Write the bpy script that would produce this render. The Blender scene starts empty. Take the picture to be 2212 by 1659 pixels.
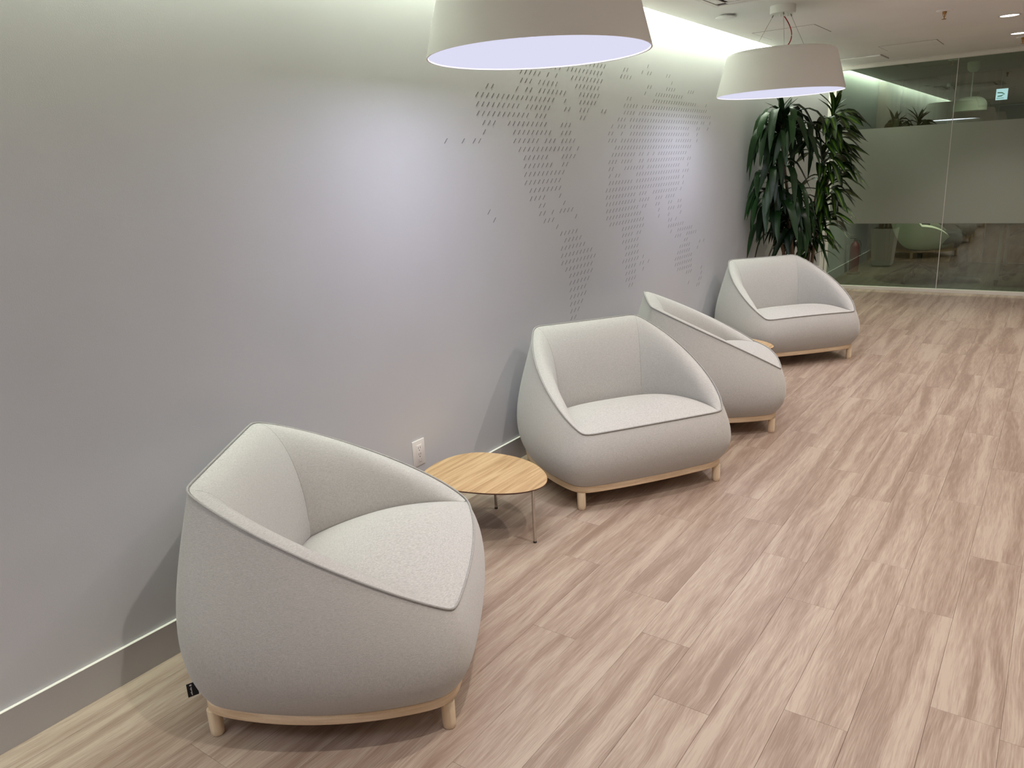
import bpy, bmesh, math, random
from mathutils import Vector, Matrix, Euler
C = bpy.context.scene
LINK = C.collection.objects.link
PI = math.pi
random.seed(7)

# ------------------------------------------------------------------ camera
cam_d = bpy.data.cameras.new('camera')
cam = bpy.data.objects.new('camera', cam_d)
LINK(cam)
cam_d.sensor_fit = 'HORIZONTAL'
cam_d.sensor_width = 36.0
cam_d.lens = 26.772
cam_d.clip_start = 0.02
M = Matrix(((0.81501977, -0.11645604, 0.56760969),
            (0.57718607, 0.24935762, -0.77760981),
            (-0.05098044, 0.96138378, 0.2704482)))
cam.matrix_world = Matrix.Translation((2.4015, 0.0, 1.6)) @ M.to_4x4()
C.camera = cam

# ------------------------------------------------------------------ world, exposure
w = bpy.data.worlds.new('world')
C.world = w
w.use_nodes = True
w.node_tree.nodes['Background'].inputs[0].default_value = (0.9, 0.95, 1.0, 1)
w.node_tree.nodes['Background'].inputs[1].default_value = 0.005
C.view_settings.view_transform = 'Standard'
C.view_settings.look = 'None'
C.view_settings.gamma = 1.0
C.view_settings.use_curve_mapping = False
C.view_settings.exposure = -0.07

# ------------------------------------------------------------------ large lights
def area(name, loc, size, power, col, rot=(0, 0, 0), spread=180):
    d = bpy.data.lights.new(name, 'AREA')
    d.shape = 'RECTANGLE'
    d.size, d.size_y = size
    d.energy = power
    d.color = col
    d.spread = math.radians(spread)
    o = bpy.data.objects.new(name, d)
    LINK(o)
    o.location = loc
    o.rotation_euler = rot
    return o

ZC = 2.54          # ceiling
YG = 9.88          # glass partition
WX = -0.012        # face of the left wall
XR = 5.2           # right wall
YB = -3.2          # wall behind the camera
YM = 12.6          # back wall of the meeting room
COVE_COL = (0.90, 1.0, 0.80)
DOWN_COL = (1.0, 0.91, 0.84)
for k in range(4):
    area('cove_light', (0.045, YB + 0.1 + 3.25 * (k + 0.5), 2.655), (0.05, 3.2), 45.0, COVE_COL, (0, 0.65, 0), 130)
# added fill lights over the open side, outside the frame (their fixtures are built below)
FILL_PANELS = [(3.9, -1.6), (3.9, 1.0), (3.9, 3.6), (3.9, 6.2)]
for (px, py) in FILL_PANELS:
    area('fill_panel_light', (px, py, ZC - 0.012), (1.15, 0.55), 8.0, (1.0, 0.93, 0.87))
DOWNS = [(1.87, 8.65 - 1.24 * k) for k in range(9)]
def spot(loc, power, col, ang=110, r=0.02, blend=0.75):
    d = bpy.data.lights.new('downlight_or_fill_beam', 'SPOT')
    d.energy = power
    d.color = col
    d.spot_size = math.radians(ang)
    d.spot_blend = blend
    d.shadow_soft_size = r
    o = bpy.data.objects.new('downlight_or_fill_beam', d)
    LINK(o)
    o.location = loc
for (px, py) in DOWNS[:7]:
    spot((px, py, ZC - 0.02), 80.0, DOWN_COL)
area('meeting_cove_light', (0.045, 11.24, 2.655), (0.05, 2.5), 7.0, COVE_COL)


for (px, py, pw) in ((0.95, 10.25, 120.0), (1.85, 10.35, 34.0)):  # added spots without fixtures, to brighten the shell chair and the dome
    spot((px, py, ZC - 0.02), pw, (1.0, 0.97, 0.80), 110 if pw > 50 else 168, 0.05, 1.0)

# ------------------------------------------------------------------ materials
def mat(name, col=(0.8, 0.8, 0.8), rough=0.6, metal=0.0, spec=0.4):
    m = bpy.data.materials.new(name)
    m.use_nodes = True
    b = m.node_tree.nodes['Principled BSDF']
    b.inputs['Base Color'].default_value = (*col, 1)
    b.inputs['Roughness'].default_value = rough
    b.inputs['Metallic'].default_value = metal
    b.inputs['Specular IOR Level'].default_value = spec
    return m

def N(m, kind, **kw):
    n = m.node_tree.nodes.new(kind)
    for k, v in kw.items():
        if k in n.inputs:
            n.inputs[k].default_value = v
        else:
            setattr(n, k, v)
    return n

def L(m, a, b):
    m.node_tree.links.new(a, b)

def ramp(m, stops):
    r = N(m, 'ShaderNodeValToRGB')
    e = r.color_ramp.elements
    e[0].position, e[0].color = stops[0][0], (*stops[0][1], 1)
    e[1].position, e[1].color = stops[-1][0], (*stops[-1][1], 1)
    for p, c in stops[1:-1]:
        x = e.new(p)
        x.color = (*c, 1)
    return r

def bump(m, src, strength, dist):
    b = N(m, 'ShaderNodeBump')
    b.inputs['Strength'].default_value = strength
    b.inputs['Distance'].default_value = dist
    L(m, src, b.inputs['Height'])
    L(m, b.outputs['Normal'], m.node_tree.nodes['Principled BSDF'].inputs['Normal'])

def paint(name, col, rough=0.75, var=0.03):
    m = mat(name, col, rough, spec=0.25)
    t = N(m, 'ShaderNodeTexCoord')
    n = N(m, 'ShaderNodeTexNoise', Scale=1.3, Detail=3.0)
    L(m, t.outputs['Object'], n.inputs['Vector'])
    r = ramp(m, [(0.3, tuple(c * (1 - var) for c in col)), (0.7, tuple(min(1, c * (1 + var)) for c in col))])
    L(m, n.outputs['Fac'], r.inputs['Fac'])
    L(m, r.outputs['Color'], m.node_tree.nodes['Principled BSDF'].inputs['Base Color'])
    n2 = N(m, 'ShaderNodeTexNoise', Scale=260.0, Detail=2.0)
    L(m, t.outputs['Object'], n2.inputs['Vector'])
    bump(m, n2.outputs['Fac'], 0.12, 0.002)
    return m

def wood(name, cols, scale=(9.0, 1.0, 9.0), rough=0.45, dens=1.0, rand=False, bumpy=0.15):
    m = mat(name, cols[1], rough, spec=0.35)
    t = N(m, 'ShaderNodeTexCoord')
    src = t.outputs['Object']
    if rand:
        oi = N(m, 'ShaderNodeObjectInfo')
        mul = N(m, 'ShaderNodeVectorMath', operation='SCALE')
        comb = N(m, 'ShaderNodeCombineXYZ')
        mm = N(m, 'ShaderNodeMath', operation='MULTIPLY'); mm.inputs[1].default_value = 91.7
        m2 = N(m, 'ShaderNodeMath', operation='MULTIPLY'); m2.inputs[1].default_value = 37.1
        L(m, oi.outputs['Random'], mm.inputs[0]); L(m, oi.outputs['Random'], m2.inputs[0])
        L(m, mm.outputs[0], comb.inputs[0]); L(m, m2.outputs[0], comb.inputs[1])
        add = N(m, 'ShaderNodeVectorMath', operation='ADD')
        L(m, src, add.inputs[0]); L(m, comb.outputs[0], add.inputs[1])
        src = add.outputs[0]
    if rand:
        mw = N(m, 'ShaderNodeMapping'); mw.inputs['Scale'].default_value = (7.0, 2.2, 1.0)
        L(m, src, mw.inputs['Vector'])
        nw = N(m, 'ShaderNodeTexNoise', Scale=1.0, Detail=2.0, Roughness=0.45)
        L(m, mw.outputs[0], nw.inputs['Vector'])
        sb = N(m, 'ShaderNodeMath', operation='SUBTRACT'); sb.inputs[1].default_value = 0.5
        L(m, nw.outputs['Fac'], sb.inputs[0])
        ms = N(m, 'ShaderNodeMath', operation='MULTIPLY'); ms.inputs[1].default_value = 0.045
        L(m, sb.outputs[0], ms.inputs[0])
        cb = N(m, 'ShaderNodeCombineXYZ'); L(m, ms.outputs[0], cb.inputs[0])
        ad = N(m, 'ShaderNodeVectorMath', operation='ADD')
        L(m, src, ad.inputs[0]); L(m, cb.outputs[0], ad.inputs[1])
        src = ad.outputs[0]
    mp = N(m, 'ShaderNodeMapping')
    mp.inputs['Scale'].default_value = scale
    L(m, src, mp.inputs['Vector'])
    # broad tonal bands
    n1 = N(m, 'ShaderNodeTexNoise', Scale=1.1 * dens, Detail=2.0, Distortion=0.9)
    L(m, mp.outputs[0], n1.inputs['Vector'])
    # cathedral grain
    n0 = N(m, 'ShaderNodeTexNoise', Scale=0.9 * dens, Detail=1.0)
    L(m, mp.outputs[0], n0.inputs['Vector'])
    mu = N(m, 'ShaderNodeMath', operation='MULTIPLY'); mu.inputs[1].default_value = 34.0 if not rand else 60.0
    L(m, n0.outputs['Fac'], mu.inputs[0])
    sn = N(m, 'ShaderNodeMath', operation='SINE')
    L(m, mu.outputs[0], sn.inputs[0])
    # fine fibres
    mp2 = N(m, 'ShaderNodeMapping')
    mp2.inputs['Scale'].default_value = tuple(s * ((11 if rand else 14) if s > 2 else (7.0 if rand else 2.0)) for s in scale)
    L(m, src, mp2.inputs['Vector'])
    n2 = N(m, 'ShaderNodeTexNoise', Scale=2.2, Detail=3.0, Roughness=0.6)
    L(m, mp2.outputs[0], n2.inputs['Vector'])
    a = N(m, 'ShaderNodeMath', operation='MULTIPLY_ADD'); a.inputs[1].default_value = 0.045
    L(m, sn.outputs[0], a.inputs[0]); L(m, n1.outputs['Fac'], a.inputs[2])
    b = N(m, 'ShaderNodeMath', operation='MULTIPLY_ADD'); b.inputs[1].default_value = 0.32 if not rand else 0.78
    L(m, n2.outputs['Fac'], b.inputs[0]); L(m, a.outputs[0], b.inputs[2])
    c = N(m, 'ShaderNodeMath', operation='SUBTRACT'); c.inputs[1].default_value = 0.16 if not rand else 0.39
    L(m, b.outputs[0], c.inputs[0])
    r = ramp(m, [(0.30, cols[0]), (0.5, cols[1]), (0.70, cols[2])])
    L(m, c.outputs[0], r.inputs['Fac'])
    L(m, r.outputs['Color'], m.node_tree.nodes['Principled BSDF'].inputs['Base Color'])
    bump(m, n2.outputs['Fac'], bumpy, 0.001)
    return m

def fabric(name, col):
    m = mat(name, col, 0.92, spec=0.15)
    bs = m.node_tree.nodes['Principled BSDF']
    bs.inputs['Sheen Weight'].default_value = 0.25
    t = N(m, 'ShaderNodeTexCoord')
    outs = []
    for sc in ((110, 110, 1300), (1200, 1200, 80)):
        mp = N(m, 'ShaderNodeMapping')
        mp.inputs['Scale'].default_value = sc
        L(m, t.outputs['Object'], mp.inputs['Vector'])
        n = N(m, 'ShaderNodeTexNoise', Scale=1.0, Detail=2.0, Roughness=0.6)
        L(m, mp.outputs[0], n.inputs['Vector'])
        outs.append(n.outputs['Fac'])
    a = N(m, 'ShaderNodeMath', operation='ADD')
    L(m, outs[0], a.inputs[0]); L(m, outs[1], a.inputs[1])
    h = N(m, 'ShaderNodeMath', operation='MULTIPLY'); h.inputs[1].default_value = 0.5
    L(m, a.outputs[0], h.inputs[0])
    d = tuple(c * 0.72 for c in col); u = tuple(min(1, c * 1.26) for c in col)
    r = ramp(m, [(0.33, d), (0.5, col), (0.67, u)])
    L(m, h.outputs[0], r.inputs['Fac'])
    L(m, r.outputs['Color'], bs.inputs['Base Color'])
    bump(m, h.outputs[0], 0.35, 0.0015)
    return m

def emit(name, col, strength):
    m = bpy.data.materials.new(name)
    m.use_nodes = True
    nt = m.node_tree
    nt.nodes.clear()
    e = nt.nodes.new('ShaderNodeEmission')
    e.inputs[0].default_value = (*col, 1)
    e.inputs[1].default_value = strength
    o = nt.nodes.new('ShaderNodeOutputMaterial')
    nt.links.new(e.outputs[0], o.inputs[0])
    return m

MW = paint('wall_paint', (0.565, 0.57, 0.58))
MBB = paint('baseboard_paint', (0.47, 0.455, 0.44), 0.5)
MC = paint('ceiling_paint', (0.88, 0.87, 0.85), 0.8)
MTR = paint('trim_white', (0.74, 0.71, 0.66), 0.45)
MPL = wood('plank_vinyl', ((0.262, 0.184, 0.140), (0.356, 0.267, 0.211), (0.445, 0.358, 0.288)), (10.0, 0.60, 9.0), 0.42, rand=True)
MGAP = mat('floor_underlay', (0.40, 0.32, 0.26), 0.9)
MFAB = fabric('upholstery_linen', (0.465, 0.45, 0.425))
MPIPE = fabric('piping_linen_shaded', (0.33, 0.32, 0.30))  # darker than the upholstery: crease shade along piping and seams is painted in
MASH = wood('pale_ash', ((0.60, 0.43, 0.27), (0.72, 0.55, 0.37), (0.82, 0.67, 0.48)), (3.0, 3.0, 30.0), 0.45)
MLEG = wood('ash_leg', ((0.66, 0.50, 0.33), (0.76, 0.61, 0.43), (0.84, 0.71, 0.53)), (22.0, 22.0, 2.0), 0.4)
MOAK = wood('oak_veneer', ((0.34, 0.205, 0.10), (0.45, 0.295, 0.155), (0.53, 0.37, 0.21)), (40.0, 2.2, 9.0), 0.4)
MEDGE = mat('dark_edge_band', (0.11, 0.045, 0.022), 0.5)
MCHR = mat('brushed_steel', (0.55, 0.52, 0.48), 0.25, 1.0)
MBLK = mat('black_fabric', (0.012, 0.012, 0.013), 0.8)
MWHT = paint('lamp_shade_enamel', (0.86, 0.85, 0.81), 0.4, 0.01)
MDIF = emit('lamp_diffuser_glow', (0.80, 0.80, 1.0), 0.95)
MDLE = emit('downlight_glow', (1.0, 0.96, 0.92), 6.0)
MPNE = emit('fill_panel_glow', (1.0, 0.96, 0.92), 2.0)
MRED = mat('red_cord', (0.32, 0.015, 0.012), 0.5)
MWIRE = mat('steel_wire', (0.30, 0.27, 0.24), 0.4, 0.6)
MPLAS = mat('white_plastic', (0.72, 0.69, 0.67), 0.35)
MSLOT = mat('dark_slot', (0.03, 0.027, 0.025), 0.7)
MSHAD = mat("shadow_gap", (0.14, 0.11, 0.10), 0.8)
MDASH = mat('dark_grey_vinyl', (0.07, 0.067, 0.064), 0.6)
MBRASS = mat('brass', (0.42, 0.24, 0.10), 0.35, 0.9)
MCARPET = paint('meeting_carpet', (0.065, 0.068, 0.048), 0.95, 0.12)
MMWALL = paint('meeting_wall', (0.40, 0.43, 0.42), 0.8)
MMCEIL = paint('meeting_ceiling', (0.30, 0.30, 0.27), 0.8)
MWPAN = wood('walnut_panel', ((0.16, 0.10, 0.06), (0.22, 0.145, 0.09), (0.28, 0.19, 0.12)), (7.0, 7.0, 0.8), 0.5)
MDOOR = wood('door_veneer', ((0.11, 0.065, 0.04), (0.15, 0.09, 0.055), (0.19, 0.12, 0.075)), (7.0, 7.0, 0.8), 0.5)
MPOT = paint('planter_white', (0.70, 0.69, 0.68), 0.5, 0.02)
MSOIL = mat('soil', (0.05, 0.035, 0.025), 0.95)
MBARK = mat('cane_bark', (0.17, 0.12, 0.075), 0.85)

def glass_mat():
    m = bpy.data.materials.new('partition_glass')
    m.use_nodes = True
    nt = m.node_tree
    nt.nodes.clear()
    t = nt.nodes.new('ShaderNodeBsdfTransparent'); t.inputs[0].default_value = (0.80, 0.87, 0.80, 1)
    g = nt.nodes.new('ShaderNodeBsdfGlossy'); g.inputs[0].default_value = (0.86, 0.92, 0.84, 1); g.inputs[1].default_value = 0.0
    mx = nt.nodes.new('ShaderNodeMixShader'); mx.inputs[0].default_value = 0.125
    o = nt.nodes.new('ShaderNodeOutputMaterial')
    nt.links.new(t.outputs[0], mx.inputs[1]); nt.links.new(g.outputs[0], mx.inputs[2]); nt.links.new(mx.outputs[0], o.inputs[0])
    return m
def frost_mat():
    m = bpy.data.materials.new('frosted_film')
    m.use_nodes = True
    nt = m.node_tree
    nt.nodes.clear()
    d = nt.nodes.new('ShaderNodeBsdfDiffuse'); d.inputs[0].default_value = (0.37, 0.39, 0.33, 1)
    tr = nt.nodes.new('ShaderNodeBsdfTranslucent'); tr.inputs[0].default_value = (0.30, 0.33, 0.27, 1)
    g = nt.nodes.new('ShaderNodeBsdfGlossy'); g.inputs[0].default_value = (0.75, 0.82, 0.72, 1); g.inputs[1].default_value = 0.42
    a = nt.nodes.new('ShaderNodeMixShader'); a.inputs[0].default_value = 0.35
    b = nt.nodes.new('ShaderNodeMixShader'); b.inputs[0].default_value = 0.10
    o = nt.nodes.new('ShaderNodeOutputMaterial')
    nt.links.new(d.outputs[0], a.inputs[1]); nt.links.new(tr.outputs[0], a.inputs[2])
    nt.links.new(a.outputs[0], b.inputs[1]); nt.links.new(g.outputs[0], b.inputs[2]); nt.links.new(b.outputs[0], o.inputs[0])
    return m
MGLASS = glass_mat()
MFROST = frost_mat()

# ------------------------------------------------------------------ mesh helpers
def add_box(bm, lo, hi, bev=0.0):
    vs = [bm.verts.new((x, y, z)) for z in (lo[2], hi[2]) for y in (lo[1], hi[1]) for x in (lo[0], hi[0])]
    fs = [(0, 2, 3, 1), (4, 5, 7, 6), (0, 1, 5, 4), (2, 6, 7, 3), (0, 4, 6, 2), (1, 3, 7, 5)]
    fc = [bm.faces.new([vs[i] for i in f]) for f in fs]
    if bev:
        es = list({e for f in fc for e in f.edges})
        bmesh.ops.bevel(bm, geom=es, offset=bev, segments=2, affect='EDGES', profile=0.5)

def frame_at(d, up=Vector((0, 0, 1))):
    d = d.normalized()
    s = d.cross(up)
    if s.length < 1e-4:
        s = d.cross(Vector((1, 0, 0)))
    s.normalize()
    return s, s.cross(d).normalized()

def add_tube(bm, pts, r, n=8, closed=False, caps=True):
    pts = [Vector(p) for p in pts]
    rr = r if isinstance(r, (list, tuple)) else [r] * len(pts)
    rings = []
    K = len(pts)
    for i, p in enumerate(pts):
        if closed:
            d = pts[(i + 1) % K] - pts[i - 1]
        else:
            d = pts[min(i + 1, K - 1)] - pts[max(i - 1, 0)]
        s, u = frame_at(d)
        rings.append([bm.verts.new(p + (s * math.cos(2 * PI * j / n) + u * math.sin(2 * PI * j / n)) * rr[i]) for j in range(n)])
    R = range(K if closed else K - 1)
    for i in R:
        a, b = rings[i], rings[(i + 1) % K]
        for j in range(n):
            bm.faces.new((a[j], a[(j + 1) % n], b[(j + 1) % n], b[j]))
    if caps and not closed:
        bm.faces.new(rings[0][::-1])
        bm.faces.new(rings[-1])

def add_lathe(bm, prof, cx=0, cy=0, n=48, cap=True):
    rings = []
    for (r, z) in prof:
        if r < 1e-6:
            rings.append([bm.verts.new((cx, cy, z))])
        else:
            rings.append([bm.verts.new((cx + r * math.cos(2 * PI * j / n), cy + r * math.sin(2 * PI * j / n), z)) for j in range(n)])
    for a, b in zip(rings, rings[1:]):
        for j in range(n):
            k = (j + 1) % n
            if len(a) == 1 and len(b) == 1:
                continue
            if len(a) == 1:
                bm.faces.new((a[0], b[k], b[j]))
            elif len(b) == 1:
                bm.faces.new((a[j], a[k], b[0]))
            else:
                bm.faces.new((a[j], a[k], b[k], b[j]))
    return rings

def add_prism(bm, outline, z0, z1):
    a = [bm.verts.new((x, y, z0)) for x, y in outline]
    b = [bm.verts.new((x, y, z1)) for x, y in outline]
    n = len(a)
    bm.faces.new(a[::-1]); bm.faces.new(b)
    for i in range(n):
        bm.faces.new((a[i], a[(i + 1) % n], b[(i + 1) % n], b[i]))

def add_grid(bm, rows, closed=False):
    vs = [[bm.verts.new(p) for p in r] for r in rows]
    n = len(rows[0])
    for a, b in zip(vs, vs[1:]):
        for j in range(n if closed else n - 1):
            k = (j + 1) % n
            bm.faces.new((a[j], a[k], b[k], b[j]))
    return vs

def mesh(name, bm, m, smooth=True, weld=0.0):
    if weld:
        bmesh.ops.remove_doubles(bm, verts=bm.verts, dist=weld)
    bmesh.ops.recalc_face_normals(bm, faces=bm.faces)
    me = bpy.data.meshes.new(name)
    bm.to_mesh(me)
    bm.free()
    me.materials.append(m)
    if smooth:
        for p in me.polygons:
            p.use_smooth = True
        try:
            me.set_sharp_from_angle(angle=math.radians(38))
        except Exception:
            pass
    return me

def obj(name, bm, m, parent=None, loc=None, smooth=True, weld=0.0):
    me = bm if isinstance(bm, bpy.types.Mesh) else mesh(name, bm, m, smooth, weld)
    o = bpy.data.objects.new(name, me)
    LINK(o)
    if parent:
        o.parent = parent
    if loc:
        o.location = loc
    return o

def thing(name, label, cat, loc=(0, 0, 0), rz=0.0, group=None):
    o = bpy.data.objects.new(name, None)
    LINK(o)
    o.empty_display_size = 0.1
    o.location = loc
    o.rotation_euler = (0, 0, rz)
    tag(o, label, cat, group)
    return o

def tag(o, label, cat, group=None):
    o['label'] = label
    o['category'] = cat
    if group:
        o['group'] = group
    return o

def struct(name, bm, m, parent=None, smooth=False):
    o = obj(name, bm, m, parent, smooth=smooth)
    if parent is None:
        o['kind'] = 'structure'
    return o

def boxes(*bs, bev=0.0):
    bm = bmesh.new()
    for lo, hi in bs:
        add_box(bm, lo, hi, bev)
    return bm

# ------------------------------------------------------------------ room shell
fl = struct('floor', boxes(((WX, YB, -0.06), (XR, YG + 0.03, -0.003))), MGAP)
PW, PLN = 0.179, 1.058
pb = bmesh.new()
g, ch = 0.0003, 0.0007
def plank_mesh(wd, ln):
    bm = bmesh.new()
    lo = [(g, g), (wd - g, g), (wd - g, ln - g), (g, ln - g)]
    hi = [(g + ch, g + ch), (wd - g - ch, g + ch), (wd - g - ch, ln - g - ch), (g + ch, ln - g - ch)]
    A = [bm.verts.new((x, y, -0.003)) for x, y in lo]
    B = [bm.verts.new((x, y, -0.0006)) for x, y in lo]
    D = [bm.verts.new((x, y, 0.0)) for x, y in hi]
    for i in range(4):
        j = (i + 1) % 4
        bm.faces.new((A[i], A[j], B[j], B[i]))
        bm.faces.new((B[i], B[j], D[j], D[i]))
    bm.faces.new(D)
    return mesh('plank', bm, MPL, smooth=False)
joint0 = {4: 2.49, 5: 3.046, 6: 2.369, 7: 2.146, 8: 1.866, 9: 2.625, 10: 2.007, 11: 2.779, 12: 2.242, 2: 0.947, 1: 0.955 - 0.53}
full = plank_mesh(PW, PLN)
cache = {}
for c in range(-1, int((XR - 0.093) / PW) + 1):
    x0 = 0.093 + PW * c
    x1 = min(x0 + PW, XR)
    xs = max(x0, WX)
    j = joint0.get(c + 0, None)
    if j is None:
        j = random.uniform(0, PLN)
    j = j % PLN
    y = j - PLN * (math.ceil((j - (-0.9)) / PLN))
    # planks are laid only over the part of the floor the camera side can see
    while y < YG + 0.02:
        ya, yb = max(y, -0.9), min(y + PLN, YG + 0.02)
        if yb - ya > 0.02 and x1 - xs > 0.01 and not (xs > 3.7 and ya < 6.0):
            key = (round(x1 - xs, 3), round(yb - ya, 3))
            me = full if abs(key[0] - PW) < 1e-3 and abs(key[1] - PLN) < 1e-3 else cache.get(key)
            if me is None:
                me = cache[key] = plank_mesh(*key)
            p = bpy.data.objects.new('plank', me)
            LINK(p)
            p.parent = fl
            p.location = (xs, ya, 0.0)
        y += PLN
rest = obj('floor_surface', boxes(((WX, YB, -0.003), (XR, -0.9, -0.0001)), ((3.7, -0.9, -0.003), (XR, 6.2, -0.0003))), MPL, fl, smooth=False)
rest['kind'] = 'stuff'

struct('wall_left', boxes(((-0.16, YB - 0.15, -0.06), (WX, YG, ZC + 0.3))), MW)
struct('wall_back', boxes(((WX, YB - 0.15, -0.06), (XR, YB, ZC + 0.3))), MW)
struct('wall_right', boxes(((XR, YB - 0.15, -0.06), (XR + 0.15, YM + 0.15, ZC + 0.3))), MW)
# main ceiling stops 85 mm short of the left wall: the cove slot
ce = struct('ceiling', boxes(((0.085, YB, ZC), (XR, YG - 0.02, ZC + 0.02)),
                             ((0.24, YB, ZC + 0.02), (0.26, YG - 0.02, ZC + 0.18)),
                             ((WX, YB, ZC + 0.18), (XR, YG - 0.02, ZC + 0.22))), MC)
# baseboard; the white strip on its top ledge paints in the cove light
struct('baseboard_left', boxes(((WX, YB, 0.0), (0.0, YG - 0.03, 0.126)), bev=0.0008), MBB)
bm = boxes(((WX, YB, 0.126), (0.0008, YG - 0.03, 0.1275)))
struct('baseboard_lit_edge', bm, MTR)
# glass partition
gp = struct('window_1', boxes(((WX, YG - 0.03, ZC - 0.043), (XR, YG + 0.03, ZC)),
                              ((0.07, YG - 0.025, 0.0), (XR, YG + 0.025, 0.040)),
                              ((WX, YG - 0.03, 0.0), (0.035, YG + 0.03, ZC - 0.043)),
                              ((0.041, YG - 0.022, 0.0), (0.070, YG + 0.022, ZC - 0.043)), bev=0.001), MTR)
gp['label'] = 'white frame of the glass partition at the far end'
struct('trim_3', boxes(((0.085, YG - 0.06, ZC - 0.006), (XR, YG - 0.03, ZC))), MTR)
edges = [0.07, 1.277, 2.484, 3.69, 4.45, XR]
for a, b in zip(edges, edges[1:]):
    bm = boxes(((a + 0.003, YG - 0.005, 0.040), (b - 0.003, YG + 0.005, ZC - 0.043)))
    p = obj('glass_pane', bm, MGLASS, gp, smooth=False)
    q = obj('frosted_film', boxes(((a + 0.004, YG - 0.0068, 0.776), (b - 0.004, YG - 0.0056, 1.842))), MFROST, p, smooth=False)
    if b < XR:
        obj('glass_joint', boxes(((b - 0.0028, YG - 0.0055, 0.04), (b + 0.0028, YG + 0.0055, ZC - 0.043))), MPLAS, gp, smooth=False)

# meeting room beyond
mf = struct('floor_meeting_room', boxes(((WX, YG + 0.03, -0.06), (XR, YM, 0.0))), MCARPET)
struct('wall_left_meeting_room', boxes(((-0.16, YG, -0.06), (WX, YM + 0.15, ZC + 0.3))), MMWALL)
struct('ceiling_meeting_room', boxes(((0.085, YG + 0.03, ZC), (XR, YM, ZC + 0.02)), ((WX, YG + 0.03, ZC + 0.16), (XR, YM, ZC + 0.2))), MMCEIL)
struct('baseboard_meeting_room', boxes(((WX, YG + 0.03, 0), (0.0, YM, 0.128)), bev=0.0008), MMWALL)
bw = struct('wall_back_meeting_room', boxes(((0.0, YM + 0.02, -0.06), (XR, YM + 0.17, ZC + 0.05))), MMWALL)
for (xa, xb) in ((WX, 0.30), (0.30, 0.90), (0.90, 1.497), (2.393, 2.99), (2.99, 3.59), (3.59, 4.19), (4.19, 4.79), (4.79, XR)):
    obj('wall_panel', boxes(((xa + 0.003, YM, 0.0), (xb - 0.003, YM + 0.02, ZC)), bev=0.001), MWPAN, bw, smooth=False)
obj('wall_panel', boxes(((1.500, YM, 2.093), (2.390, YM + 0.02, ZC)), bev=0.001), MWPAN, bw, smooth=False)
dr = struct('door_1', boxes(((1.505, YM - 0.01, 0.005), (2.385, YM + 0.018, 2.085)), bev=0.002), MDOOR)
obj('door_handle', boxes(((1.56, YM - 0.055, 0.99), (1.68, YM - 0.04, 1.01)), ((1.56, YM - 0.055, 0.985), (1.575, YM - 0.01, 1.015)), bev=0.003), MCHR, dr)

# ------------------------------------------------------------------ ceiling fittings
def access_panel(x0, y0, x1, y1, label, drop=0.0):
    t = thing('access_panel', label, 'ceiling panel', ((x0 + x1) / 2, (y0 + y1) / 2, ZC))
    hx, hy = (x1 - x0) / 2, (y1 - y0) / 2
    e = 0.004
    obj('shadow_joint', boxes(((-hx, -hy, -0.0012), (-hx + e, hy, 0)), ((hx - e, -hy, -0.0012), (hx, hy, 0)),
                              ((-hx, -hy, -0.0012), (hx, -hy + e * 0.4, 0)), ((-hx, hy - e * 0.4, -0.0012), (hx, hy, 0))), MSHAD, t, smooth=False)
    obj('panel_board', boxes(((-hx + e, -hy + e * 0.4, -0.0022 - drop), (hx - e, hy - e * 0.4, 0)), bev=0.0006), MC, t, smooth=False)
access_panel(0.21, 6.46, 0.685, 6.965, 'flush square ceiling panel behind the wires of the far drum lamp')
access_panel(0.77, 8.36, 1.26, 8.84, 'flush square ceiling panel with dark end slits, between the sprinklers and the glass')
access_panel(0.21, 9.05, 0.67, 9.48, 'slightly dropped ceiling panel nearest the glass partition, right of the far lamp', 0.010)

def downlight(x, y, label, group=None):
    t = thing('recessed_downlight', label, 'ceiling light', (x, y, ZC), 0, group)
    bm = bmesh.new()
    add_lathe(bm, [(0.078, 0), (0.078, -0.003), (0.070, -0.005), (0.064, -0.003), (0.062, 0.0)], n=32)
    obj('trim_ring', bm, MPLAS, t)
    bm = bmesh.new()
    add_lathe(bm, [(0.0, -0.0015), (0.062, -0.0015)], n=32)
    obj('lens', bm, MDLE, t)
for i, (x, y) in enumerate(DOWNS):
    if i == 1:
        downlight(x, y, 'lit round downlight, the higher of the two at the top right')
    elif i == 0:
        downlight(x, y, 'lit round downlight at the right edge, nearer the glass partition')
    else:
        downlight(x, y, 'round recessed downlight overhead, above the top edge of the frame', 'downlights overhead')
for (x, y) in FILL_PANELS:
    t = thing('fill_panel_fixture', 'added unseen fill light panel in the ceiling over the open side of the room', 'ceiling light', (x, y, ZC), 0, 'added fill panels over the open side')
    obj('frame', boxes(((-0.6, -0.3, -0.01), (0.6, -0.28, 0)), ((-0.6, 0.28, -0.01), (0.6, 0.3, 0)), ((-0.6, -0.28, -0.01), (-0.58, 0.28, 0)), ((0.58, -0.28, -0.01), (0.6, 0.28, 0))), MPLAS, t, smooth=False)
    obj('diffuser', boxes(((-0.58, -0.28, -0.006), (0.58, 0.28, -0.001))), MPNE, t, smooth=False)

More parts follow.
